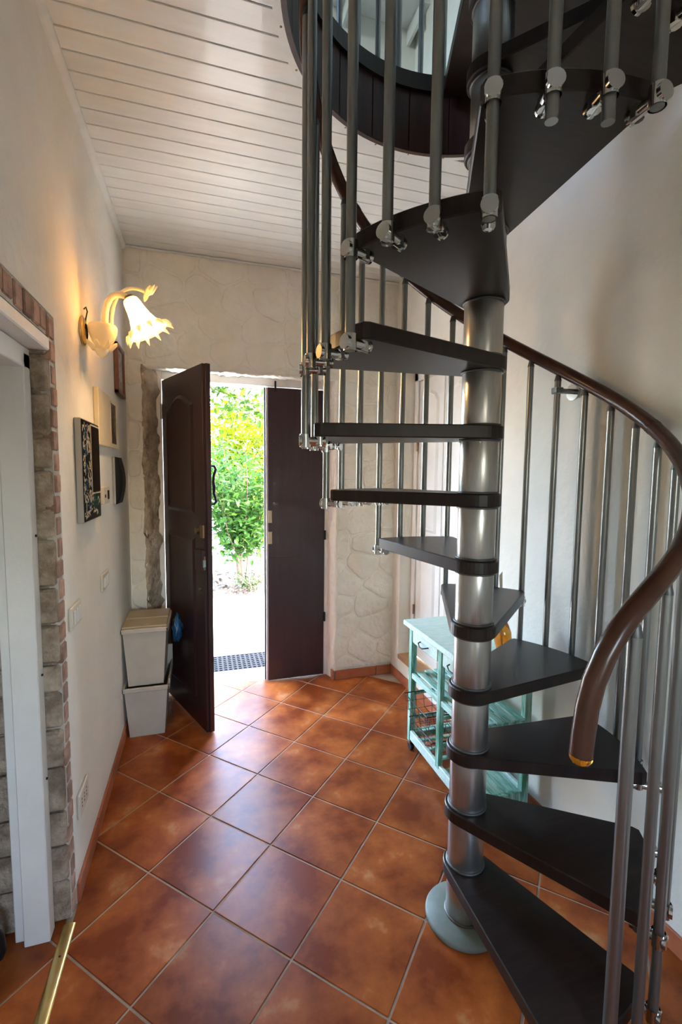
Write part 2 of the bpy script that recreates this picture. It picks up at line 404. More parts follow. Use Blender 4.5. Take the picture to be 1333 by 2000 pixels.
def rr(t, s):
    z_ = t*2.235; j = .007*nz2(z_*2.6, s*1.5, 3.4)+.004*nz2(z_*8, s*3, 5)
    prof = [(OX1+.012, YF-.004), (OX1-.004, YF-.010), (OX1-.018, YF+.010), (OX1-.035, YF+.05), (OX1-.042, YF+.10), (OX1-.045, YF+.16)]
    x, y_ = prof[round(s*5)]; return (x+j*(1 if .1 < s < .95 else .2), y_+.003*nz2(z_*9, s*5, 1), z_)
reveal('reveal', rr, mt='stone_plaster')
def rt_(t, s):
    x = OX0+t*(OX1-OX0); j = .010*nz2(x*2.6, s*1.5, 7.4)+.006*nz2(x*8, s*3, 9)
    prof = [(OZ+.012, YF-.004), (OZ-.004, YF-.010), (OZ-.010, YF+.010), (OZ-.004, YF+.05), (OZ+.002, YF+.10), (OZ, YF+.16)]
    z_, y_ = prof[round(s*5)]; return (x, y_+.003*nz2(x*9, s*5, 1), z_+j*(1 if .1 < s < .95 else .2))
reveal('reveal', rt_, mt='stone_plaster')

# ceiling: slab with a round stairwell, narrow white boards, mouldings
def ring_slab(x0, x1, y0, y1, z0, z1, r, n=96):
    m_ = MB(); inn = []; out = []
    for k in range(n):
        a = 2*math.pi*k/n; c_, s_ = math.cos(a), math.sin(a)
        inn.append((PX+r*c_, PY+r*s_))
        t = min([((x1 if c_ > 0 else x0)-PX)/c_ if abs(c_) > 1e-6 else 1e9, ((y1 if s_ > 0 else y0)-PY)/s_ if abs(s_) > 1e-6 else 1e9])
        out.append((PX+t*c_, PY+t*s_))
    # make sure the corners are kept
    for cx, cy in ((x0, y0), (x0, y1), (x1, y0), (x1, y1)):
        k = min(range(n), key=lambda i: (out[i][0]-cx)**2+(out[i][1]-cy)**2); out[k] = (cx, cy)
    for zz_, flip in ((z0, True), (z1, False)):
        v = [(x, y, zz_) for x, y in inn]+[(x, y, zz_) for x, y in out]
        f = [(k, n+k, n+(k+1) % n, (k+1) % n) for k in range(n)]
        m_.add(v, [q[::-1] for q in f] if flip else f)
    for ring_, fl in ((inn, False), (out, True)):
        v = [(x, y, z0) for x, y in ring_]+[(x, y, z1) for x, y in ring_]
        f = [((k+1) % n, k, n+k, n+(k+1) % n) for k in range(n)]
        m_.add(v, [q[::-1] for q in f] if fl else f)
    return m_
ceiling = struct(ring_slab(XL-.3, 1.62, YB-.2, 3.62, ZC+.012, ZU, HR+.016).build('ceiling', 'gap_dark'), 'white boarded ceiling with a round stairwell opening', 'ceiling')
BP = .0860; y0 = 1.768
ks = range(-int((y0-YB)/BP), int((3.24-y0)/BP)+1)
def board(poly):
    cx = sum(p[0] for p in poly)/len(poly); cy = sum(p[1] for p in poly)/len(poly)
    pl = [(p[0]-cx, p[1]-cy) for p in poly]
    n = len(pl); A = sum(pl[i][0]*pl[(i+1) % n][1]-pl[(i+1) % n][0]*pl[i][1] for i in range(n))
    if A < 0: pl = pl[::-1]
    ins = inset(pl, .0022); m_ = MB()
    v = [(x, y, .012) for x, y in pl]+[(x, y, .0022) for x, y in pl]+[(x, y, 0) for x, y in ins]
    f = [tuple(range(n)), tuple(range(2*n, 3*n))[::-1]]
    for q in (0, n): f += [(q+i, q+n+i, q+n+(i+1) % n, q+(i+1) % n) for i in range(n)]
    m_.add(v, f); m_.build('ceiling_board', 'board_white', ceiling, (cx, cy, ZC))
for k in ks:
    ya, yb = y0+k*BP+.0016, y0+(k+1)*BP-.0016; yb = min(yb, 3.24)
    if yb-ya < .01: continue
    near = min(abs(ya-PY), abs(yb-PY)) if (ya-PY)*(yb-PY) > 0 else 0
    r = HR+.010
    if near >= r:
        board([(XL, ya), (xr(ya)+.02, ya), (xr(yb)+.02, yb), (XL, yb)]); continue
    if max(abs(ya-PY), abs(yb-PY)) > r:      # touches the hole only partly: cut as left board up to the arc start
        lim = math.sqrt(r*r-near*near)
        ed = []
        for q in range(13):
            t = q/12; yy = ya+(yb-ya)*t; d = r*r-(yy-PY)**2
            ed.append((PX-(math.sqrt(d) if d > 0 else 0), yy))
        board([(XL, ya)]+ed+[(XL, yb)])
        ed2 = [(2*PX-x, yy) for x, yy in ed]
        pr = [(x, yy) for x, yy in ed2]+[(xr(yb)+.02, yb), (xr(ya)+.02, ya)]
        if min(xr(ya), xr(yb)) > max(x for x, _ in ed2): board(pr)
        continue
    ed = [(PX-math.sqrt(r*r-(ya+(yb-ya)*q/8-PY)**2), ya+(yb-ya)*q/8) for q in range(9)]
    board([(XL, ya)]+ed+[(XL, yb)])
def arc_band(r0, r1, z0, z1, a0, a1, n=64):
    m_ = MB(); v = []
    for k in range(n+1):
        a = R(a0+(a1-a0)*k/n); c_, s_ = math.cos(a), math.sin(a)
        v += [(PX+r0*c_, PY+r0*s_, z0), (PX+r1*c_, PY+r1*s_, z0), (PX+r1*c_, PY+r1*s_, z1), (PX+r0*c_, PY+r0*s_, z1)]
    f = []
    for k in range(n):
        for q in range(4): f.append((4*k+q, 4*k+(q+1) % 4, 4*k+4+(q+1) % 4, 4*k+4+q))
    f += [(0, 3, 2, 1), (4*n, 4*n+1, 4*n+2, 4*n+3)]
    m_.add(v, f); return m_
tr = struct(arc_band(HR+.004, HR+.040, ZC-.006, ZC+.001, 22, 338, 96).build('trim_2', 'board_white'), 'curved white trim strip around the stairwell opening', 'trim')
for a in range(60, 330, 14): MB().lathe([(0.0001, -.0015), (.004, -.001), (.0045, .001)], 8).build('screw', 'old_brass', tr, (PX+(HR+.024)*math.cos(R(a)), PY+(HR+.024)*math.sin(R(a)), ZC-.006))
# quarter-round along the left wall and thin fillet on the far wall
q = [(0, 0), (.026, 0), (.025, -.010), (.018, -.019), (.009, -.025), (0, -.026)]
v = [(XL+x, y_, ZC+z_) for y_ in (YB, YF-.002) for x, z_ in q]; n = len(q)
struct(MB().add(v, [tuple(range(n)), tuple(range(n, 2*n))[::-1]]+[(i, n+i, n+(i+1) % n, (i+1) % n) for i in range(n)]).build('trim_3', 'board_white'), 'white quarter-round moulding between left wall and ceiling', 'trim')
struct(MB().box(XL, 1.41, YF-.018, YF, ZC-.012, ZC, .003).build('trim_4', 'board_white'), 'thin white fillet between stone wall and ceiling', 'trim')
# dark wooden fascia of the stairwell
fascia = empty('stairwell_fascia', (PX, PY, ZC)); tag(fascia, 'dark wood curved panelling lining the round stairwell opening', 'panelling')
a = 24.
while a < 336:
    m_ = arc_band(HR, HR+.014, ZC-.004, ZU-.02, a+.22, min(a+16.2, 336)-.22, 6)
    o = m_.build('panel', 'fascia_wood', fascia); o.location = (-PX, -PY, -ZC); a += 16.2
o = arc_band(HR-.016, HR+.03, ZU-.035, ZU+.030, 24, 336, 96).build('top_rail', 'wenge', fascia); o.location = (-PX, -PY, -ZC)
o = arc_band(HR-.006, HR+.012, ZC-.012, ZC-.004, 24, 336, 96).build('bottom_bead', 'fascia_wood', fascia); o.location = (-PX, -PY, -ZC)

# skirting tiles
def skirting(name, label, p0, p1, nrm):
    o = struct(empty(name, (p0[0], p0[1], 0)), label, 'baseboard')
    d = Vector((p1[0]-p0[0], p1[1]-p0[1])); L = d.length; d.normalize(); a_ = math.atan2(d.y, d.x); t = 0
    flip = 1 if Vector((-d.y, d.x)).dot(Vector(nrm)) > 0 else -1
    while t < L-.01:
        w = min(.330, L-t)
        ya, yb = (0, .010) if flip > 0 else (-.010, 0)
        MB().box(.0015, w-.0015, ya, yb, 0.001, .072, .002).build('skirting_tile', 'skirting', o, (d.x*t, d.y*t, 0), a_); t += .333
skirting('baseboard_left', 'terracotta tile skirting along the left wall', (XL, 1.745), (XL, YF), (1, 0))
skirting('baseboard_far', 'terracotta tile skirting under the stone wall', (OX1-.012, YF-.012), (1.40, YF-.012), (0, -1))
skirting('baseboard_right', 'terracotta tile skirting along the right wall', (xr(YF), YF), (xr(-.5), -.5), (-1, 0))
MB().box(OX1-.030, OX1-.018, YF-.02, YF+.09, .001, .072, .002).build('skirting_tile', 'skirting', bpy.data.objects['baseboard_far'], (-(OX1-.012), -(YF-.012), 0))
# brass threshold strip
ts = struct(MB().tube([(XL-.005, .76, .0), (XL-.005, 1.665, .0)], .020, 14).build('trim_5', 'brass'), 'brass threshold strip on the floor of left doorway', 'trim')
for vv in ts.data.vertices: vv.co.z *= .28
for y_ in (1.05, 1.30, 1.55): MB().lathe([(.0001, .001), (.003, .001), (.004, 0)], 8).build('screw', 'iron', ts, (XL-.005, y_, .0055))

# ---------------------------------------------------------------- room behind the camera and upper storey
mb = MB()
WX0, WX1, WZ0, WZ1 = .22, .88, 1.15, 1.95  # opening added out of view, sized to let in fill daylight
mb.box(XL-.3, WX0, YB-.15, YB, 0, ZC); mb.box(WX1, 1.62, YB-.15, YB, 0, ZC); mb.box(WX0, WX1, YB-.15, YB, 0, WZ0); mb.box(WX0, WX1, YB-.15, YB, WZ1, ZC)
struct(mb.build('wall_back', 'plaster'), 'white plaster wall behind the viewer with a window added for fill daylight', 'wall')
w1 = struct(empty('window_fill', (.55, YB-.1, 1.15)), 'unseen white window added behind the viewer for fill daylight', 'window')
for (x0, x1, z0, z1) in ((-.33, -.29, 0, .8), (.29, .33, 0, .8), (-.29, .29, 0, .04), (-.29, .29, .76, .8), (-.015, .015, .04, .76)): MB().box(x0, x1, -.02, .02, z0, z1).build('frame_bar', 'paint_white', w1)
UX0, UYF, UZ = -2.0, 3.05, 5.5
mb = MB(); mb.box(UX0-.1, 1.62, UYF, UYF+.2, ZU, UZ); struct(mb.build('wall_upper_far', 'plaster'), 'upstairs white wall with shelf', 'wall')
struct(MB().box(UX0-.1, 1.62, -1.6, -1.5, ZU, UZ).build('wall_upper_back', 'plaster'), 'upstairs back wall', 'wall')
mb = MB(); mb.box(UX0-.1, UX0, -1.6, .75, ZU, UZ); mb.box(UX0-.1, UX0, 1.65, 3.2, ZU, UZ); mb.box(UX0-.1, UX0, .75, 1.65, ZU, 4.0); mb.box(UX0-.1, UX0, .75, 1.65, 4.9, UZ)  # unseen opening added on this side so daylight reaches the right wall
struct(mb.build('wall_upper_left', 'plaster'), 'upstairs wall with an unseen window opening added for daylight', 'wall')
struct(MB().box(UX0-.1, 1.62, -1.6, 3.2, UZ, UZ+.08).build('ceiling_upper', 'paint_white'), 'upstairs white ceiling', 'ceiling')
struct(MB().box(UX0-.1, XL-.3, -1.6, 3.2, ZC+.05, ZU).build('floor_upper', 'paint_white'), 'upstairs floor slab', 'floor')
sh = empty('long_shelf', (.6, UYF, 4.49)); tag(sh, 'long white shelf on the upstairs wall seen through the stairwell', 'shelf')
MB().box(-.5, .84, -.20, 0, 0, .025, .003).build('shelf_board', 'paint_white', sh)
for x in (-.3, .3, .75): MB().box(x, x+.02, -.17, 0, -.10, 0, .002).build('bracket', 'paint_white', sh)
m_ = MB().lathe([(.0001, 0), (.035, 0), (.045, .03), (.03, .06), (.0001, .065)], 14)
tag(m_.build('red_ornament', 'red_thing', None, (.94, UYF-.12, 4.515)), 'small dark red ornament on the upstairs shelf', 'ornament')
def upright_rail():
    g = empty('landing_railing', (PX, PY, ZU+.03)); tag(g, 'steel baluster railing around the stairwell upstairs', 'railing')
    pts_ = []
    for a_ in range(66, 300, 9):
        x, y_ = .645*math.cos(R(a_)), .645*math.sin(R(a_))
        MB().tube([(x, y_, 0), (x, y_, .9)], .0115, 10).build('baluster', 'baluster_steel', g)
    MB().tube([(.645*math.cos(R(a_)), .645*math.sin(R(a_)), .92) for a_ in range(64, 302, 4)], .022, 12).build('handrail', 'rail_brown', g)
upright_rail()

# ---------------------------------------------------------------- spiral staircase
st = empty('spiral_staircase', (PX, PY, 0)); tag(st, 'dark wood spiral staircase with steel pole, balusters and brown handrail', 'staircase')
TSTEP, RISE, TTH, RT, RBAL = 33.45, .2138, .042, .535, .562
def tang(n): return 53+TSTEP*(n-5)
def ztop(n): return .211+RISE*(n-1)
def hrz(a): return .211+RISE*((a-53)/TSTEP+4)+1.09
def tread_poly(rout=RT, half=19.5, hub=.075):
    p = []
    cx, cy = rout*math.cos(R(half)), rout*math.sin(R(half))
    # tangent from the corner to the hub circle
    d = math.hypot(cx, cy); th = math.atan2(cy, cx)+math.acos(hub/d)
    for k in range(13): 
        a_ = -half+1.2+(2*half-2.4)*k/12; p.append((rout*math.cos(R(a_)), rout*math.sin(R(a_))))
    c2 = Vector((cx, cy))*(1-.016/d); p.append((c2.x, c2.y))
    a0 = th; a1 = 2*math.pi-th
    for k in range(17):
        a_ = a0+(a1-a0)*k/16; p.append((hub*math.cos(a_), hub*math.sin(a_)))
    p.append((c2.x, -c2.y))
    return p
tp = tread_poly()
def tread_mesh(poly, th):
    n = len(poly); A = sum(poly[i][0]*poly[(i+1) % n][1]-poly[(i+1) % n][0]*poly[i][1] for i in range(n))
    if A < 0: poly = poly[::-1]
    b = .003; ins = inset(poly, b)
    v = [(x, y, -th) for x, y in ins]+[(x, y, -th+b) for x, y in poly]+[(x, y, -b) for x, y in poly]+[(x, y, 0) for x, y in ins]
    f = [tuple(range(n))[::-1], tuple(range(3*n, 4*n))]
    for k in (0, n, 2*n): f += [(k+i, k+(i+1) % n, k+n+(i+1) % n, k+n+i) for i in range(n)]
    return MB().add(v, f)
tm = None; sleeve = None; ringm = None
prev_top = .022
for n in range(1, 15):
    if tm is None: tm = tread_mesh(tp, TTH).build('tread', 'wenge', st); t_ = tm
    else: t_ = share(tm, st, name='tread')
    t_.location = (0, 0, ztop(n)); t_.rotation_euler.z = R(tang(n))
# landing
lp = []
for k in range(19): lp.append((.60*math.cos(R(4+72*k/18)), .60*math.sin(R(4+72*k/18))))
for k in range(9):
    a_ = R(120+(320-120)*k/8); lp.append((.075*math.cos(a_), .075*math.sin(a_)))
lo = tread_mesh(lp, .05).build('landing', 'wenge', st, (0, 0, ztop(15)))
# pole sleeves between treads, thin grey rings at their ends
def sleeve_obj(z0, z1):
    MB().lathe([(.0600, z0+.006), (.0606, z0+.008), (.0606, z1-.008), (.0600, z1-.006)], 40).build('pole_sleeve', 'steel', st)
    MB().lathe([(.0600, z0), (.0655, z0), (.0655, z0+.006), (.0600, z0+.0065)], 40).build('spacer_ring', 'ring_grey', st)
    MB().lathe([(.0600, z1-.0065), (.0655, z1-.006), (.0655, z1), (.0600, z1)], 40).build('spacer_ring', 'ring_grey', st)
sleeve_obj(.022, ztop(1)-TTH)
for n in range(1, 15): sleeve_obj(ztop(n), ztop(n+1)-(TTH if n < 14 else .05))
MB().lathe([(.0600, ztop(15)), (.0605, ztop(15)+.9), (.05, ztop(15)+.93), (.0001, ztop(15)+.94)], 32).build('newel_post', 'steel', st)
MB().lathe([(.0001, 0), (.128, 0), (.131, .004), (.131, .014), (.126, .019), (.075, .021), (.060, .024)], 56).build('base_plate', 'base_green', st)
# balusters, clamps
def bal(a_, z0, z1, rad=.0125):
    x, y_ = RBAL*math.cos(R(a_)), RBAL*math.sin(R(a_))
    b = MB().tube([(0, 0, z0), (0, 0, z1-.03)], rad, 12).build('baluster', 'baluster_steel', st, (x, y_, 0))
    MB().lathe([(rad+.001, 0), (rad+.001, .004), (rad*.75, .022), (rad*.6, .03)], 10).build('tip', 'ring_grey', b, (0, 0, z1-.03))
    return b
clampm = None
def clamp(b, a_, z):
    # radial clamp: disc outside, barrel through the baluster, screw block under the tread
    global clampm
    if clampm is None:
        m_ = MB()
        m_.tube([(-.058, 0, 0), (.012, 0, 0)], .0125, 12); m_.tube([(.010, 0, 0), (.019, 0, 0)], .0175, 16)
        m_.lathe([(.0165, -.020), (.0165, .020)], 14); m_.tube([(-.045, 0, -.012), (-.045, 0, .022)], .014, 10); m_.tube([(-.062, 0, 0), (-.056, 0, 0)], .0155, 12)
        clampm = m_.build('clamp', 'chrome', b, (0, 0, z), R(a_)); return
    share(clampm, b, (0, 0, z), R(a_), 'clamp')
for n in range(1, 15):
    c = tang(n); zb = ztop(n)-TTH-.012
    for k, off in enumerate((-5.575, 5.575, 16.725)):
        a_ = c+off
        if k == 2:   # shared by two treads: hangs from this tread up to the rail and is clamped by the next too
            b = bal(a_, zb-.02, hrz(a_)-.018)
            clamp(b, a_, zb)
            if n < 14: clamp(b, a_, ztop(n+1)-TTH-.012)
        else:
            low = .0 if n == 1 else (zb-.065 if n > 10 else zb-.012)
            b = bal(a_, low, (1.255 if (n == 1 and k == 0) else hrz(a_))-.018, .0150 if (n == 1 and k == 0) else .0125)
            clamp(b, a_, zb)
# handrail
hp = []
for a_, z_ in ((261.0, .955), (261.3, 1.00), (261.9, 1.06), (263.2, 1.117), (265.5, 1.172), (268.7, 1.222), (272.8, 1.265), (278, 1.305), (284, 1.342), (291, 1.380)): hp.append((a_-360, z_))
a_ = -62
while a_ < 362: hp.append((a_, hrz(a_))); a_ += 4
def hpt(a_, z_, r=RBAL): return (r*math.cos(R(a_)), r*math.sin(R(a_)), z_)
MB().tube([hpt(*p) for p in hp], .0235, 16).build('handrail', 'rail_brown', st)
e0 = Vector(hpt(*hp[0])); e1 = Vector(hpt(*hp[1])); d = (e0-e1).normalized()
MB().tube([e0, e0+d*.008, e0+d*.018, e0+d*.024], [.0245, .0240, .016, .003], 16).build('end_cap', 'amber', st)
for a_ in (-17, 118, 250):
    p = Vector(hpt(a_, hrz(a_))); p2 = Vector(hpt(a_+1.6, hrz(a_+1.6))); MB().tube([p, p2], .0248, 16).build('rail_joint', 'rail_brown', st)
# wall bracket of the rail
ab = 25.1; bx, by, bz = RBAL*math.cos(R(ab)), RBAL*math.sin(R(ab)), hrz(ab)-.085
wxx = xr(PY+by)-PX
br = MB().tube([(bx-.003, by, bz), (wxx-.004, by, bz)], .011, 12).box(bx-.018, bx+.016, by-.018, by+.018, bz-.013, bz+.013, .004).build('wall_bracket', 'baluster_steel', st)
MB().tube([(wxx-.007, by, bz), (wxx+.001, by, bz)], .034, 28).build('flange', 'chrome', br)

# ---------------------------------------------------------------- entrance door
DH = 2.155
d1 = struct(empty('door_1', (-.245, 3.352, .006), math.atan2(2.718-3.352, .022+.245)), 'dark brown wooden door leaf standing open beside stacked bins', 'door')
LW, LT = .675, .044
# local: x along the leaf from hinge to free edge, y>0 is outside face
MB().box(0, LW-.014, 0, LT, 0, DH, .003).box(LW-.014, LW, .016, LT, 0, DH, .002).build('leaf_body', 'door_brown', d1)
def panel(parent, x0, x1, z0, z1, arch):
    p = [(x0, z0), (x1, z0), (x1, z1-(.07 if arch else 0))]
    if arch:
        xm = (x0+x1)/2; w = (x1-x0)/2
        for k in range(1, 10): t = k/10; xx_ = x1-(x1-x0)*t; p.append((xx_, z1-.07+.07*math.sin(math.pi*t)**1.5))
        p.append((x0, z1-.07))
    else: p.append((x0, z1))
    n = len(p); i1 = inset(p, .020); i2 = inset(p, .034)
    v = [(x, .0, z_) for x, z_ in p]+[(x, -.010, z_) for x, z_ in i1]+[(x, -.004, z_) for x, z_ in i2]
    f = [tuple(range(2*n, 3*n))]+[(k+i, k+(i+1) % n, k+n+(i+1) % n, k+n+i) for k in (0, n) for i in range(n)]
    MB().add(v, f).build('raised_panel', 'door_brown', parent)
panel(d1, .09, .53, 1.30, 2.02, True); panel(d1, .09, .53, .16, 1.16, False)
rb('lock_box', 'door_brown', d1, .575, .672, -.024, 0, .98, 1.10)
rb('lock_plate', 'old_brass', d1, .630, .676, -.010, .002, .985, 1.065); rb('latch_plate', 'chrome', d1, .660, .677, -.014, .004, 1.00, 1.045)
rb('upper_lock', 'old_brass', d1, .625, .672, -.012, 0, 1.17, 1.245)
MB().tube([(.57, -.012, 1.205), (.57, 0, 1.205)], .020, 14).build('escutcheon', 'old_brass', d1)
MB().tube([(.60, -.008, .86), (.60, 0, .86)], .009, 10).build('bolt', 'old_brass', d1)
hp2 = [(.62, LT, 1.36), (.62, LT+.038, 1.36), (.62, LT+.050, 1.375), (.62, LT+.046, 1.40), (.62, LT+.036, 1.425), (.62, LT+.040, 1.46), (.62, LT+.034, 1.49), (.62, LT+.038, 1.53), (.62, LT+.052, 1.565), (.62, LT+.040, 1.585), (.62, LT, 1.585)]
MB().tube(hp2, [.007, .007, .009, .008, .008, .011, .009, .008, .009, .007, .007], 8).build('pull_handle', 'iron', d1)
for z_ in (.25, 1.9): MB().tube([(-.004, -.006, z_), (-.004, -.006, z_+.10)], .009, 10).build('hinge', 'iron', d1)
d2 = struct(empty('door_2', (.885, 3.342, .006), 0), 'narrow closed dark brown door leaf beside the stone wall', 'door')
RW = .425
MB().box(-RW, 0, 0, LT, 0, DH, .003).build('leaf_body', 'door_brown', d2)
rb('edge_strip', 'paint_white', d2, -RW-.012, -RW, .010, LT, 0, DH, .001)
rb('rebate', 'iron', d2, -RW-.022, -RW-.012, .022, LT, 0, DH, .001)
for z0, z1 in ((1.185, 1.275), (1.03, 1.12)): rb('strike_plate', 'old_brass', d2, -RW+.001, -RW+.030, -.003, .0, z0, z1, .001)
rb('joint_ledge', 'door_brown', d2, -RW+.002, -.16, -.004, .0, .925, .932, .001)
rb('door_bolt', 'iron', d2, -RW+.050, -RW+.062, -.010, .0, DH-.035, DH+.045, .002)
for z_ in (1.78, .18): MB().tube([(-RW+.055, -.005, z_), (-RW+.055, 0, z_)], .010, 12).build('screw_cap', 'door_brown', d2)
for z_ in (1.05, .42, 1.85): MB().tube([(.004, -.004, z_), (.004, -.004, z_+.07)], .008, 10).build('hinge', 'iron', d2)
# white fixed frame
tf = struct(empty('trim_6', (.32, 3.42, 0)), 'white wooden frame around the entrance door', 'trim')
for (x0, x1, z0, z1) in ((-.28, -.245, 0, 2.24), (.888, .925, 0, 2.24), (-.245, .888, 2.168, 2.24)): rb('frame_bar', 'paint_white', tf, x0, x1, 3.345, 3.47, z0, z1, org=(.32, 3.42, 0))
struct(MB().box(-.30, .94, 3.395, 3.62, -.04, -.004, .004).build('trim_7', 'paving'), 'pale stone doorstep under the entrance door', 'trim')

# ---------------------------------------------------------------- niche with white panel door
d4 = struct(empty('door_4', (xr(2.7)+.105, 2.7, NZ0)), 'white panelled door recessed in the right wall behind the cart', 'door')
NW = N1-N0-.004; HH = NZ1-NZ0-.03
rot = math.atan2(-.026, 1)
d4.rotation_euler.z = -rot*0
MB().box(0, .03, -NW/2, NW/2, .03, HH+.02, .003).build('back_board', 'paint_white', d4)
for (y0_, y1_, z0, z1) in ((NW/2-.06, NW/2, .03, HH+.02), (-NW/2, -NW/2+.06, .03, HH+.02), (-NW/2, NW/2, HH-.05, HH+.02)): MB().box(-.028, 0, y0_, y1_, z0, z1, .004).build('frame_bar', 'paint_white', d4)
for (y0_, y1_) in ((-.36, -.01), (.0, .35)):
    lf = MB().box(-.018, 0, y0_, y1_, .04, HH-.055, .003).build('shutter', 'paint_white', d4)
    for z0, z1 in ((.12, .85), (.98, HH-.14)):
        p = [(y0_+.06, z0), (y1_-.06, z0), (y1_-.06, z1-.08), (y1_-.10, z1-.03), ((y0_+y1_)/2, z1), (y0_+.10, z1-.03), (y0_+.06, z1-.08)]
        n = len(p); i1 = inset(p, .018); i2 = inset(p, .03)
        v = [(-.018, a_, b_) for a_, b_ in p]+[(-.030, a_, b_) for a_, b_ in i1]+[(-.022, a_, b_) for a_, b_ in i2]
        MB().add(v, [tuple(range(2*n, 3*n))]+[(k+i, k+(i+1) % n, k+n+(i+1) % n, k+n+i) for k in (0, n) for i in range(n)]).build('raised_panel', 'paint_white', lf)
for z_ in (.35, 1.55): MB().tube([(-.030, .352, z_), (-.030, .352, z_+.07)], .007, 10).build('hinge', 'old_brass', d4)
ws = struct(MB().add([(xr(y_)+d_, y_, z_) for z_ in (NZ0-.004, NZ0+.028) for y_ in (N0+.002, N1-.002) for d_ in (-.004, .11)], [(0, 2, 3, 1), (4, 5, 7, 6), (0, 1, 5, 4), (2, 6, 7, 3), (0, 4, 6, 2), (1, 3, 7, 5)]).build('trim_8', 'sill_wood'), 'brown wooden sill of the white panelled niche', 'trim')

# ---------------------------------------------------------------- wall lamp
LY, LZ = 2.13, 2.115
lamp = empty('sconce_lamp', (XL, LY, LZ)); tag(lamp, 'lit glass wall lamp with a fluted bell shade above the pictures', 'wall lamp')
Mx = Matrix.Rotation(R(90), 4, 'Y')
MB().lathe([(.0001, .0), (.055, 0), (.058, .004), (.048, .012), (.030, .016)], 24, Mx).build('wall_plate', 'brass', lamp, (0, 0, .0))
MB().lathe([(.024, -.062), (.030, -.052), (.040, -.035), (.052, -.005), (.056, .020), (.050, .030), (.030, .034), (.0001, .035)], 28).build('cup', 'lamp_glass', lamp, (.075, 0, .0))
m_ = MB()
for k in range(7):
    a_ = 2*math.pi*k/7; c_, s_ = math.cos(a_), math.sin(a_)
    m_.tube([(.018*c_, .018*s_, -.060), (.036*c_, .036*s_, -.060), (.052*c_, .052*s_, -.045), (.058*c_, .058*s_, -.038)], [.010, .011, .008, .002], 8)
m_.lathe([(.026, -.058), (.030, -.070), (.020, -.088), (.008, -.098), (.0001, -.100)], 16)
m_.build('lower_flower', 'lamp_glass', lamp, (.070, 0, .0))
MB().tube([(.0, 0, .03), (.004, .004, .07), (.010, .006, .10), (.006, .0, .115), (.0, -.004, .105)], .003, 6).build('hook', 'iron', lamp, (.010, .0, -.02))
def bez(p0, p1, p2, p3, n=16):
    out = []
    for k in range(n+1):
        t = k/n; out.append(tuple((1-t)**3*Vector(p0)+3*(1-t)**2*t*Vector(p1)+3*(1-t)*t*t*Vector(p2)+t**3*Vector(p3)))
    return out
MB().tube(bez((.085, 0, .02), (.080, 0, .13), (.115, 0, .18), (.175, 0, .148)), .0125, 12).build('arm', 'lamp_glass', lamp)
MB().tube(bez((.105, .03, .02), (.095, .04, .17), (.165, .04, .235), (.245, .03, .185)), .007, 10).build('leaf_arm', 'lamp_glass', lamp)
m_ = MB()
for k in range(6):
    a_ = 2*math.pi*k/6; c_, s_ = .022*math.cos(a_), .022*math.sin(a_)
    m_.tube([(0, 0, 0), (.012+c_*.4, s_*.7, .012), (.024+c_*.8, s_*1.1, .030+c_*.2)], [.011, .010, .002], 8)
m_.tube([(0, 0, 0), (-.006, 0, -.02), (-.010, 0, -.034)], [.011, .009, .002], 8)
m_.build('flower_finial', 'lamp_glass', lamp, (.243, .03, .185))
# bell shade, axis tilted downwards and outwards
ax = Vector((.48, -.04, -.88)).normalized(); top = Vector((.180, 0, .144))
q = ax.to_track_quat('Z', 'Y').to_matrix().to_4x4(); q.translation = top
NS = 48; prof = [(.020, -.004), (.030, .004), (.034, .020), (.037, .045), (.043, .075), (.054, .105), (.070, .128), (.086, .142)]
v = []
for r_, z_ in prof:
    for k in range(NS):
        a_ = 2*math.pi*k/NS; rr_ = r_*(1+.018*math.cos(8*a_)*(z_/.142)); v.append(q@Vector((rr_*math.cos(a_), rr_*math.sin(a_), z_)))
f = [(i*NS+k, i*NS+(k+1) % NS, (i+1)*NS+(k+1) % NS, (i+1)*NS+k) for i in range(len(prof)-1) for k in range(NS)]
shade = MB().add(v, f, True).build('shade', 'lamp_shade', lamp)
for k in range(12):
    a_ = 2*math.pi*(k+.5)/12; pts_ = []
    for r_, z_ in ((.074, .132), (.086, .140), (.095, .150), (.103, .164)): pts_.append(q@Vector((r_*math.cos(a_), r_*math.sin(a_), z_)))
    MB().tube(pts_, [.005, .0095, .006, .0012], 8).build('rim_petal', 'lamp_petal', lamp)
MB().lathe([(.0001, -.012), (.018, -.012), (.022, -.004), (.024, .006)], 20, q).build('socket_cap', 'old_brass', lamp)
MB().lathe([(.006, .02), (.011, .035), (.014, .050), (.010, .068), (.0001, .075)], 16, q).build('bulb', 'bulb', lamp)
bl = bpy.data.lights.new('lamp_bulb_light', 'POINT'); bl.energy = 4.6; bl.color = (1, .68, .36); bl.shadow_soft_size = .03
blo = bpy.data.objects.new('lamp_bulb_light', bl); C.objects.link(blo); blo.location = Vector((XL, LY, LZ))+top+ax*.10

# ---------------------------------------------------------------- pictures and fittings on the left wall
def wall_item(name, y0_, y1_, z0, z1, label, cat): 
    o = empty(name, (XL, (y0_+y1_)/2, z0)); tag(o, label, cat); return o, (y1_-y0_), (z1-z0)
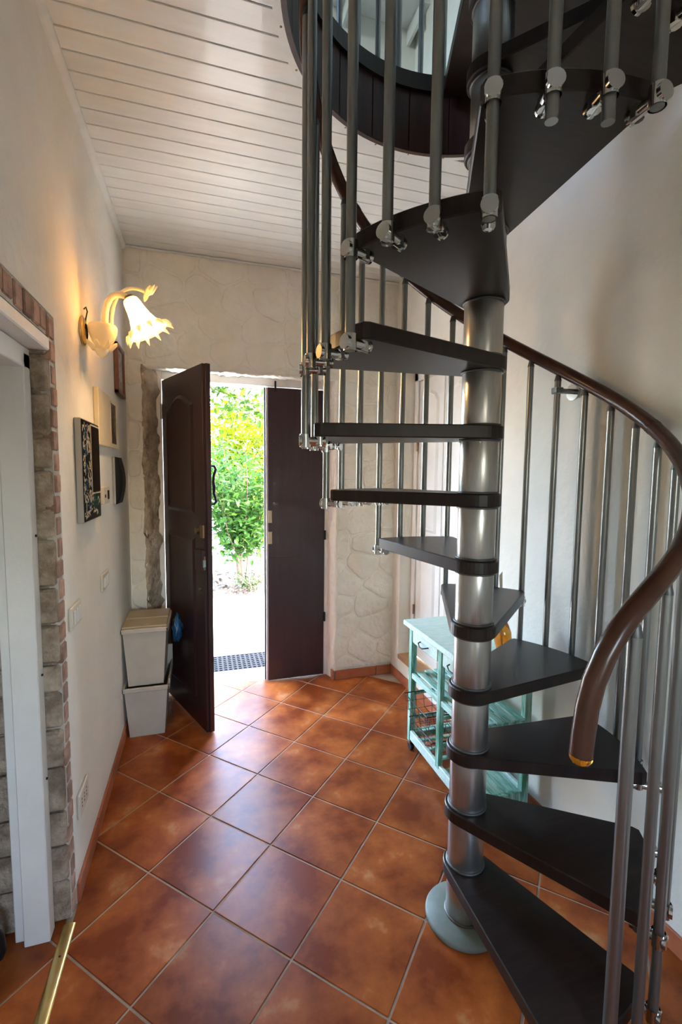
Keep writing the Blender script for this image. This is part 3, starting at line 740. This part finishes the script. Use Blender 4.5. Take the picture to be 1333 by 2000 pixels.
# patterned tile mirror
tm_, w, h = wall_item('tile_mirror', 1.94, 2.245, 1.355, 1.752, 'mirror in a floral blue and cream tile frame beside the doorway', 'mirror')
rb('backing', 'frame_silver', tm_, 0.001, .024, -w/2, w/2, 0, h, .002)
rb('tile_face', 'pat_black', tm_, .024, .0262, -w/2+.004, w/2-.004, .004, h-.004, .0006)
gx = -w/2+.150
rb('mirror_glass', 'mirror_dark', tm_, .0262, .0272, gx, w/2-.004, .115, h-.018, .0004)
rb('glass_border', 'pat_cream', tm_, .0262, .0276, gx-.006, gx, .10, h-.012, .0004); rb('glass_border', 'pat_cream', tm_, .0262, .0276, gx, w/2-.004, .105, .111, .0004); rb('glass_border', 'pat_cream', tm_, .0262, .0276, gx, w/2-.004, h-.016, h-.010, .0004)
pm = {k: MB() for k in ('pat_cream', 'pat_blue', 'pat_green', 'pat_brown')}
rnd = random.Random(3)
def petal(mn, cy, cz, l, wd, ang):
    n = 8; v = []; xo = {'pat_cream': .0268, 'pat_brown': .0271, 'pat_blue': .0274, 'pat_green': .0276}[mn]
    for k in range(n):
        a_ = 2*math.pi*k/n; x = l*math.cos(a_); y_ = wd*math.sin(a_)
        v.append((xo, cy+x*math.cos(ang)-y_*math.sin(ang), cz+x*math.sin(ang)+y_*math.cos(ang)))
    v2 = [(.0261, b_, c_) for a_, b_, c_ in v]
    pm[mn].add(v+v2, [tuple(range(n))]+[(i, n+i, n+(i+1) % n, (i+1) % n) for i in range(n)])
for i in range(330):
    cy = rnd.uniform(-w/2+.016, w/2-.016); cz = rnd.uniform(.016, h-.016)
    if cy > gx-.016 and cz > .09: continue
    petal('pat_cream', cy, cz, rnd.uniform(.008, .014), rnd.uniform(.0025, .0045), rnd.uniform(0, 3.14))
for i in range(26):
    cy = rnd.uniform(-w/2+.02, w/2-.02); cz = rnd.uniform(.02, h-.02)
    if cy > gx-.016 and cz > .09: continue
    petal('pat_brown', cy, cz, .006, .004, rnd.uniform(0, 3.14))
for cz in (.07, .14, .21, .28, .345): petal('pat_blue', -w/2+.055+.03*((cz*100) % 2 > 1), cz, .026, .013, 1.2)
for a_ in (-.9, -.5, 0, .5, .9): petal('pat_green', .05+.045*math.sin(a_), .03+.05*math.cos(a_), .035, .008, math.pi/2-a_)
for k, b_ in pm.items():
    if b_.v: tag(b_.build('tile_pattern', k, tm_), kind='stuff')
# cream framed mirror
o, w, h = wall_item('framed_mirror', 2.285, 2.79, 1.672, 1.925, 'cream wooden frame with a narrow mirror between tile mirror and corner', 'mirror')
rb('frame', 'frame_cream', o, .001, .022, -w/2, w/2, 0, h, .003)
rb('mirror_glass', 'mirror_glass', o, .022, .0235, .03, .17, .022, h-.030, .0005)
for z0, z1, y0_, y1_ in ((.012, .022, .02, .18), (h-.030, h-.020, .02, .18), (.012, h-.02, .17, .18), (.012, h-.02, .02, .03)): rb('inner_frame', 'frame_cream', o, .0222, .0246, y0_, y1_, z0, z1, .002)
o, w, h = wall_item('picture_frame', 2.83, 3.07, 1.985, 2.262, 'small grey print in a reddish wooden frame near the corner', 'picture')
for (y0_, y1_, z0, z1) in ((-w/2, -w/2+.022, 0, h), (w/2-.022, w/2, 0, h), (-w/2, w/2, 0, .022), (-w/2, w/2, h-.022, h)): rb('frame_bar', 'frame_wood', o, .001, .024, y0_, y1_, z0, z1, .003)
rb('print', 'print_grey', o, .002, .012, -w/2+.02, w/2-.02, .02, h-.02, .001)
o, w, h = wall_item('intercom_panel', 2.69, 2.90, 1.378, 1.630, 'black bow-fronted panel on the wall near the corner', 'wall panel')
rb('back_plate', 'frame_silver', o, .001, .014, -w/2, w/2, 0, h, .002)
v = []; n = 12
for z_ in range(n+1):
    t = z_/n; d = .016+.020*math.sin(math.pi*t)
    for y_ in (-w/2+.004, w/2-.004): v += [(.014, y_, t*h), (d, y_, t*h)]
f = []
for k in range(n):
    b_ = 4*k; f += [(b_+1, b_+3, b_+7, b_+5), (b_, b_+1, b_+5, b_+4), (b_+3, b_+2, b_+6, b_+7)]
f += [(0, 2, 3, 1), (4*n, 4*n+1, 4*n+3, 4*n+2)]
MB().add(v, f, True).build('bowed_front', 'black_plastic', o)
o, w, h = wall_item('thermostat', 2.32, 2.46, 1.402, 1.483, 'small cream thermostat with dark display under the cream mirror', 'thermostat')
rb('case', 'cream_plastic', o, .001, .026, -w/2, w/2, 0, h, .004); rb('display', 'black_plastic', o, .026, .0275, .01, .05, .02, .062, .0005); rb('slider', 'iron', o, .026, .030, -.05, -.044, .03, .045, .0005)
def switch(name, y0_, y1_, z0, z1, label, n, sock=False):
    o, w, h = wall_item(name, y0_, y1_, z0, z1, label, 'socket' if sock else 'switch')
    rb('plate', 'cream_plastic', o, .001, .011, -w/2, w/2, 0, h, .003)
    for k in range(n):
        c_ = -w*.25+k*(w*.5/max(1, n-1)) if n > 1 else 0
        if sock:
            for dz in (-.014, 0, .014): MB().tube([(.0105, c_, h/2+dz), (.0115, c_, h/2+dz)], .004, 8).build('socket_hole', 'iron', o)
            rb('socket_face', 'white_plastic', o, .0105, .0112, c_-.02, c_+.02, h*.2, h*.8, .0003) if False else None
        else: rb('rocker', 'white_plastic', o, .011, .016, c_-.011, c_+.011, h*.2, h*.8, .002)
switch('light_switch', 1.772, 1.912, .992, 1.075, 'cream triple light switch close to the brick jamb', 3)
switch('light_switch', 2.305, 2.455, .998, 1.078, 'cream light switch between the brick jamb and the bins', 3)
switch('power_socket', 1.785, 1.918, .285, .375, 'cream power socket low on the wall above the skirting', 3, True)

# ---------------------------------------------------------------- stacked recycling bins
def tbox(mb, x0, x1, y0, y1, z0, z1, t):   # tapered open-topped tub
    a = [(x0+t, y0+t), (x1-t, y0+t), (x1-t, y1-t), (x0+t, y1-t)]; b = [(x0, y0), (x1, y0), (x1, y1), (x0, y1)]
    c_ = [(x0+.004, y0+.004), (x1-.004, y0+.004), (x1-.004, y1-.004), (x0+.004, y1-.004)]
    d_ = [(x0+t+.004, y0+t+.004), (x1-t-.004, y0+t+.004), (x1-t-.004, y1-t-.004), (x0+t+.004, y1-t-.004)]
    v = [(x, y, z0) for x, y in a]+[(x, y, z1) for x, y in b]+[(x, y, z1) for x, y in c_]+[(x, y, z0+.004) for x, y in d_]
    f = [(3, 2, 1, 0), (12, 13, 14, 15)]+[(k+i, k+(i+1) % 4, k+4+(i+1) % 4, k+4+i) for k in (0, 4, 8) for i in range(4)]
    mb.add(v, f)
def rbin(z0, h, label, lid):
    o = empty('recycling_bin', (-.325, 2.795, z0)); tag(o, label, 'bin', 'stacked recycling bins')
    m_ = MB(); tbox(m_, -.118, .118, .004, .33, 0, h, .022); b = m_.build('body', 'bin_beige', o)
    bv = b.modifiers.new('bevel', 'BEVEL'); bv.width = .010; bv.segments = 2; bv.limit_method = 'ANGLE'
    m_ = MB()
    for (x0, x1, y0_, y1_) in ((-.130, .130, -.010, .006), (-.130, .130, .328, .342), (-.130, -.116, -.01, .342), (.116, .130, -.01, .342)): m_.box(x0, x1, y0_, y1_, h-.022, h+.004, .004)
    m_.build('rim', 'bin_beige', o)
    if lid:
        MB().box(-.122, .122, 0, .150, h+.004, h+.016, .004).build('lid_flap', 'bin_lid', o); MB().box(-.122, .122, .156, .334, h+.004, h+.020, .005).build('lid', 'bin_lid', o)
    else:
        MB().box(-.130, .130, .324, .338, h, h+.13, .004).box(.122, .131, .02, .334, h+.0, h+.03, .003).build('stacking_back', 'bin_beige', o)
    return o
rbin(0, .305, 'beige plastic recycling bin at the bottom of the stack', False)
rbin(.309, .345, 'beige plastic recycling bin with tan lid on top of stack', True)
# blue bag hanging behind
bm = bmesh.new(); bmesh.ops.create_icosphere(bm, subdivisions=3, radius=1)
for vv in bm.verts:
    c_ = vv.co; k = 1+.24*nz2(c_.x*1.3+c_.z*1.5, c_.y*1.4-c_.z*1.2, 2.); sc = (.40 if c_.z > .3 else .85)+.15*c_.z
    vv.co = Vector((c_.x*.028*k*(1-.35*max(0, c_.z)), c_.y*.06*k, c_.z*.085*k))
me = bpy.data.meshes.new('plastic_bag'); bm.to_mesh(me); bm.free(); me.materials.append(MATS['blue_bag'])
for p_ in me.polygons: p_.use_smooth = True
bag = bpy.data.objects.new('plastic_bag', me); C.objects.link(bag); bag.location = (-.158, 3.02, .575)
tag(bag, 'blue plastic bag tucked between the upper bin and open door', 'bag')

# ---------------------------------------------------------------- kitchen cart
CX0, CX1, CY0, CY1, CH = 1.100, 1.412, 1.655, 2.285, .742
cart = empty('kitchen_cart', ((CX0+CX1)/2, (CY0+CY1)/2, 0)); tag(cart, 'distressed mint green kitchen cart with drawers behind the staircase pole', 'cart')
co = Vector(cart.location)
def cb(name, m, x0, x1, y0_, y1_, z0, z1, b=.003, parent=None): return rb(name, m, parent or cart, x0, x1, y0_, y1_, z0, z1, b, org=co)
cb('tabletop', 'cart_white', CX0-.025, CX1+.008, CY0-.025, CY1+.03, CH-.028, CH, .004)
PW = .034
for x, y_ in ((CX0, CY0), (CX1-PW, CY0), (CX0, CY1-PW), (CX1-PW, CY1-PW)): cb('leg', 'cart_post', x, x+PW, y_, y_+PW, .055, CH-.028)
YM = 1.925
cb('middle_post', 'cart_post', CX0, CX0+.024, YM, YM+.036, .10, CH-.028)
cb('middle_post', 'cart_post', CX1-.024, CX1, YM, YM+.036, .10, CH-.028)
cb('side_rail', 'cart_white', CX0+.012, CX0+.028, CY0+PW, CY1-PW, .622, CH-.028); cb('back_rail', 'cart_white', CX1-.020, CX1-.004, CY0+PW, CY1-PW, .622, CH-.028)
for y_ in (CY0+.008, CY1-.024): cb('end_rail', 'cart_paint', CX0+PW, CX1-PW, y_, y_+.016, .622, CH-.028)
for (y0_, y1_) in ((YM+.044, CY1-PW-.006), (CY0+PW+.006, YM-.008)):
    dr = cb('drawer', 'cart_white', CX0+.002, CX0+.014, y0_, y1_, .632, .706, .003)
    ym = (y0_+y1_)/2-co.y; xs = CX0-co.x
    MB().tube([(xs+.002, ym-.045, .668), (xs-.014, ym-.040, .665), (xs-.020, ym-.015, .655), (xs-.020, ym+.015, .655), (xs-.014, ym+.040, .665), (xs+.002, ym+.045, .668)], .0035, 8).build('drawer_handle', 'iron', dr)
# slatted shelf
ZS = .455
for x in (CX0+.004, CX1-.022): cb('shelf_rail', 'cart_paint', x, x+.018, CY0+PW, CY1-PW, ZS-.030, ZS, .002)
y_ = CY0+.006
cb('end_rail', 'cart_post', CX0+PW, CX1-PW, CY0+.010, CY0+.028, ZS-.035, ZS-.004, .002)
for k in range(5):
    xs0 = CX0+.026+k*.0535; cb('slat', 'cart_slat', xs0, xs0+.040, CY0+.004, CY1-.036, ZS, ZS+.010, .002)
for y_ in (YM+.006, CY1-.060): cb('shelf_cross_rail', 'cart_post', CX0+.022, CX1-.022, y_, y_+.02, ZS-.020, ZS-.001, .002)
# lower frame: open rails under the basket bay, boarded bottom in the other bay
ZL = .125
for x in (CX0+.002, CX1-.022): cb('bottom_rail', 'cart_white', x, x+.020, CY0+.004, CY1-.004, ZL-.058, ZL-.004, .003)
for y_ in (CY0+.004, CY1-.030): cb('bottom_cross_rail', 'cart_post', CX0+PW, CX1-PW, y_, y_+.024, ZL-.055, ZL-.008, .003)
cb('bottom_board', 'cart_slat', CX0+.024, CX1-.024, CY0+.030, YM-.004, ZL-.030, ZL-.020, .002)
y_ = YM+.05
while y_ < CY1-.05: cb('slat', 'cart_slat', CX0+.022, CX1-.022, y_, y_+.022, ZL-.016, ZL-.004, .002); y_ += .085
for z_ in (.205, .345):
    for y_ in (YM+.038, CY1-PW-.002): cb('basket_runner', 'cart_post', CX0+.01, CX1-.01, y_-.008, y_+.006, z_-.012, z_+.006, .002)
def basket(zr, dp, x0):
    b = empty('wire_basket', (0, 0, 0)); b.parent = cart
    m_ = MB(); y0_, y1_ = YM+.046-co.y, CY1-PW-.012-co.y; xa, xb = x0-co.x, CX1-.03-co.x; zb = zr-dp; i = .02
    m_.tube([(xa, y0_, zr), (xb, y0_, zr), (xb, y1_, zr), (xa, y1_, zr), (xa, y0_, zr)], .0032, 6)
    bpy.data.objects.remove(b)
    g = m_.build('wire_basket', 'wire', cart)
    m_ = MB()
    nx = 6
    for k in range(nx+1):
        x = xa+i+(xb-xa-2*i)*k/nx; m_.tube([(x, y0_, zr), (x, y0_+i, zb), (x, y1_-i, zb), (x, y1_, zr)], .0014, 5)
    for k in range(4):
        y2 = y0_+i+(y1_-y0_-2*i)*k/3; m_.tube([(xa, y2, zr), (xa+i*.5, y2, zb), (xb-i*.5, y2, zb), (xb, y2, zr)], .0014, 5)
    m_.tube([(xa+.01, y0_+.01, zr-dp*.5), (xb, y0_+.01, zr-dp*.5), (xb, y1_-.01, zr-dp*.5), (xa+.01, y1_-.01, zr-dp*.5), (xa+.01, y0_+.01, zr-dp*.5)], .0014, 5)
    m_.build('basket_wires', 'wire', g)
basket(.352, .085, CX0-.045); basket(.212, .070, CX0-.01)
for x, y_ in ((CX0+PW/2, CY0+PW/2), (CX1-PW/2, CY0+PW/2), (CX0+PW/2, CY1-PW/2), (CX1-PW/2, CY1-PW/2)):
    wv = MB().tube([(x-co.x-.010, y_-co.y, .024), (x-co.x+.010, y_-co.y, .024)], .024, 18).build('caster', 'black_plastic', cart)
    MB().box(x-co.x-.014, x-co.x+.014, y_-co.y-.010, y_-co.y+.010, .036, .056, .002).build('caster_fork', 'chrome', wv)
# reed diffuser on the cart
rd = empty('reed_diffuser', (1.300, 1.735, CH)); tag(rd, 'amber glass reed diffuser standing on the mint green cart', 'diffuser')
MB().lathe([(.0001, 0), (.022, 0), (.026, .008), (.027, .030), (.036, .058), (.040, .080), (.037, .105), (.026, .135), (.015, .158), (.013, .175), (.015, .178), (.010, .178), (.009, .15)], 28).build('bottle', 'amber', rd)
for k in range(5):
    a_ = .5+k*.12; MB().tube([(0, 0, .03), (.010+.004*k, .035+.010*k, .372-.006*k)], .0016, 6).build('reed', 'straw', rd)

# ---------------------------------------------------------------- outside: paving, mat, bed, shrubs
pv = struct(MB().box(-6, 8, 3.62, 30, -.30, -.036).build('floor_outside', 'paving_joint'), 'pale stone paving outside the open door', 'ground')
rnd = random.Random(5)
rows = [3.63, 4.42, 5.18, 5.86]
for i in range(3):
    x = -2.0+rnd.uniform(0, .4)
    while x < 3.4:
        w = rnd.uniform(.6, 1.0); j = [rnd.uniform(-.02, .02) for _ in range(4)]
        MB().prism([(x+.006+j[0], rows[i]+.006), (x+w-.006+j[1], rows[i]+.006), (x+w-.006+j[2], rows[i+1]-.006), (x+.006+j[3], rows[i+1]-.006)], -.05, -.028+rnd.uniform(-.003, .002), .006).build('paving_slab', 'paving', pv); x += w
mt = empty('door_mat', (.30, 3.805, -.028)); tag(mt, 'black perforated rubber mat lying outside the open door', 'mat')
m_ = MB(); mw, md_ = .34, .155
for k in range(19): x = -mw+2*mw*k/18; m_.box(x-.0075, x+.0075, -md_, md_, 0, .012)
for k in range(9): y_ = -md_+2*md_*k/8; m_.box(-mw, mw, y_-.010, y_+.010, .0005, .0125)
m_.build('grid', 'rubber', mt)
MB().box(-mw-.012, mw+.012, -md_-.012, -md_, 0, .013, .002).box(-mw-.012, mw+.012, md_, md_+.012, 0, .013, .002).box(-mw-.012, -mw, -md_, md_, 0, .013).box(mw, mw+.012, -md_, md_, 0, .013).build('border', 'rubber', mt)
# planting bed
nb = 30; v = []
for j in range(nb+1):
    for i in range(nb+1):
        x = -3+7*i/nb; y_ = 5.86+3.0*j/nb; v.append((x, y_+(.05*nz2(x, 0) if j == 0 else 0), -.04+.05*min(1, j/4)+.025*nz2(x*2, y_*2)))
tag(MB().add(v, [(j*(nb+1)+i, j*(nb+1)+i+1, (j+1)*(nb+1)+i+1, (j+1)*(nb+1)+i) for j in range(nb) for i in range(nb)], True).build('planting_bed', 'mulch'), 'brown mulch bed at the edge of the paving', 'garden bed', kind='stuff')
LEAF = [(0, 0, 0), (.30, .20, .03), (.65, .21, .02), (1, 0, -.10), (.65, -.21, .02), (.30, -.20, .03), (.33, 0, -.02), (.68, 0, -.04)]
LF = [(0, 6, 1), (1, 6, 7, 2), (2, 7, 3), (0, 5, 6), (5, 4, 7, 6), (4, 3, 7)]
def leaf_into(mb, p, size, rn, up=.2):
    d = Vector((rn.gauss(0, 1), rn.gauss(0, 1), rn.gauss(up, .6))).normalized(); qq = d.to_track_quat('X', 'Z').to_matrix()@Matrix.Rotation(rn.uniform(-.8, .8), 3, 'X')
    mb.add([Vector(p)+qq@(Vector(a_)*size) for a_ in LEAF], LF)
lit = MB()
for i in range(900): leaf_into(lit, (rnd.uniform(-.8, 2.2), rnd.uniform(5.9, 7.2), .02+rnd.uniform(0, .03)), rnd.uniform(.05, .10), rnd, 0)
tag(lit.build('leaf_litter', 'litter'), 'dry brown leaf litter scattered over the mulch bed', 'leaves', kind='stuff')
def shrub(name, label, base, height, nst, spread, nleaf, lsize, lm, cat='shrub', zmin=.25, single=0, seed=1):
    rn = random.Random(seed); o = empty(name, base); tag(o, label, cat); tips = []
    for k in range(nst):
        a_ = 2*math.pi*k/nst+rn.uniform(-.4, .4); rr_ = spread*rn.uniform(.4, 1.); h = height*rn.uniform(.75, 1.)
        pts_ = [(0.05*math.cos(a_), .05*math.sin(a_), 0)]
        for s_ in (.25, .5, .75, 1.): pts_.append((rr_*s_**1.3*math.cos(a_)+rn.uniform(-.03, .03), rr_*s_**1.3*math.sin(a_)+rn.uniform(-.03, .03), h*s_))
        MB().tube(pts_, [.016, .013, .011, .008, .004], 7).build('stem', 'bark', o)
        tips.append(pts_)
    def sample():
        pts_ = rn.choice(tips); t = rn.uniform(zmin, 1)*4; i = min(3, int(t)); f_ = t-i
        c_ = Vector(pts_[i])*(1-f_)+Vector(pts_[i+1])*f_
        return c_+Vector((rn.gauss(0, .12), rn.gauss(0, .12), rn.gauss(0, .07)))*spread*1.6
    if single:
        proto = MB(); proto.add(LEAF, LF); pr_ = None
        for k in range(single):
            p = sample(); d = Vector((rn.gauss(0, 1), rn.gauss(-.6, 1), rn.gauss(.1, .6))).normalized()
            if pr_ is None: pr_ = proto.build('leaf', lm, o); c_ = pr_
            else: c_ = share(pr_, o, name='leaf')
            c_.location = p-Vector((0, .10, 0)); c_.rotation_euler = (d.to_track_quat('X', 'Z').to_matrix()@Matrix.Rotation(rn.uniform(-.8, .8), 3, 'X')).to_euler(); s_ = lsize*rn.uniform(.8, 1.3); c_.scale = (s_, s_, s_)
    m_ = MB()
    for k in range(nleaf): leaf_into(m_, sample(), lsize*rn.uniform(.6, 1.2), rn)
    tag(m_.build('foliage', lm, o), kind='stuff')
    return o
shrub('garden_shrub', 'leafy green shrub with several thin stems on the mulch bed', (.52, 6.35, .0), 2.0, 10, .70, 4600, .095, 'leaf_shrub', zmin=.30, single=220, seed=3)
shrub('low_plant', 'low pale green ground cover at the foot of the shrub', (.62, 6.12, .0), .22, 8, .30, 420, .045, 'leaf_ground', cat='plant', zmin=.1, seed=4)
shrub('sunlit_shrub', 'tall lime green sunlit shrub behind the stemmed shrub', (.85, 8.7, .0), 2.9, 12, 1.0, 11000, .12, 'leaf_lime', zmin=.15, seed=5)
# tree whose low branch hangs into the top of the door opening
tr_ = empty('garden_tree', (-1.1, 5.9, 0)); tag(tr_, 'tree branch with darker leaves hanging at the top of doorway', 'tree')
MB().tube([(0, 0, 0), (.05, .0, 1.2), (0, .05, 2.4), (.1, 0, 3.6)], [.09, .08, .07, .05], 10).build('trunk', 'bark', tr_)
bp_ = [(0.02, .02, 2.2), (.5, -.1, 2.65), (1.0, -.25, 2.62), (1.5, -.35, 2.42), (1.85, -.4, 2.25)]
MB().tube(bp_, [.035, .028, .02, .012, .005], 8).build('branch', 'bark', tr_)
rn = random.Random(8); m_ = MB()
for k in range(900):
    t = rn.uniform(.6, 4); i = min(3, int(t)); f_ = t-i; c_ = Vector(bp_[i])*(1-f_)+Vector(bp_[i+1])*f_
    leaf_into(m_, c_+Vector((rn.gauss(0, .16), rn.gauss(0, .22), rn.gauss(.04, .16))), rn.uniform(.07, .13), rn, -.2)
tag(m_.build('foliage', 'leaf_tree', tr_), kind='stuff')
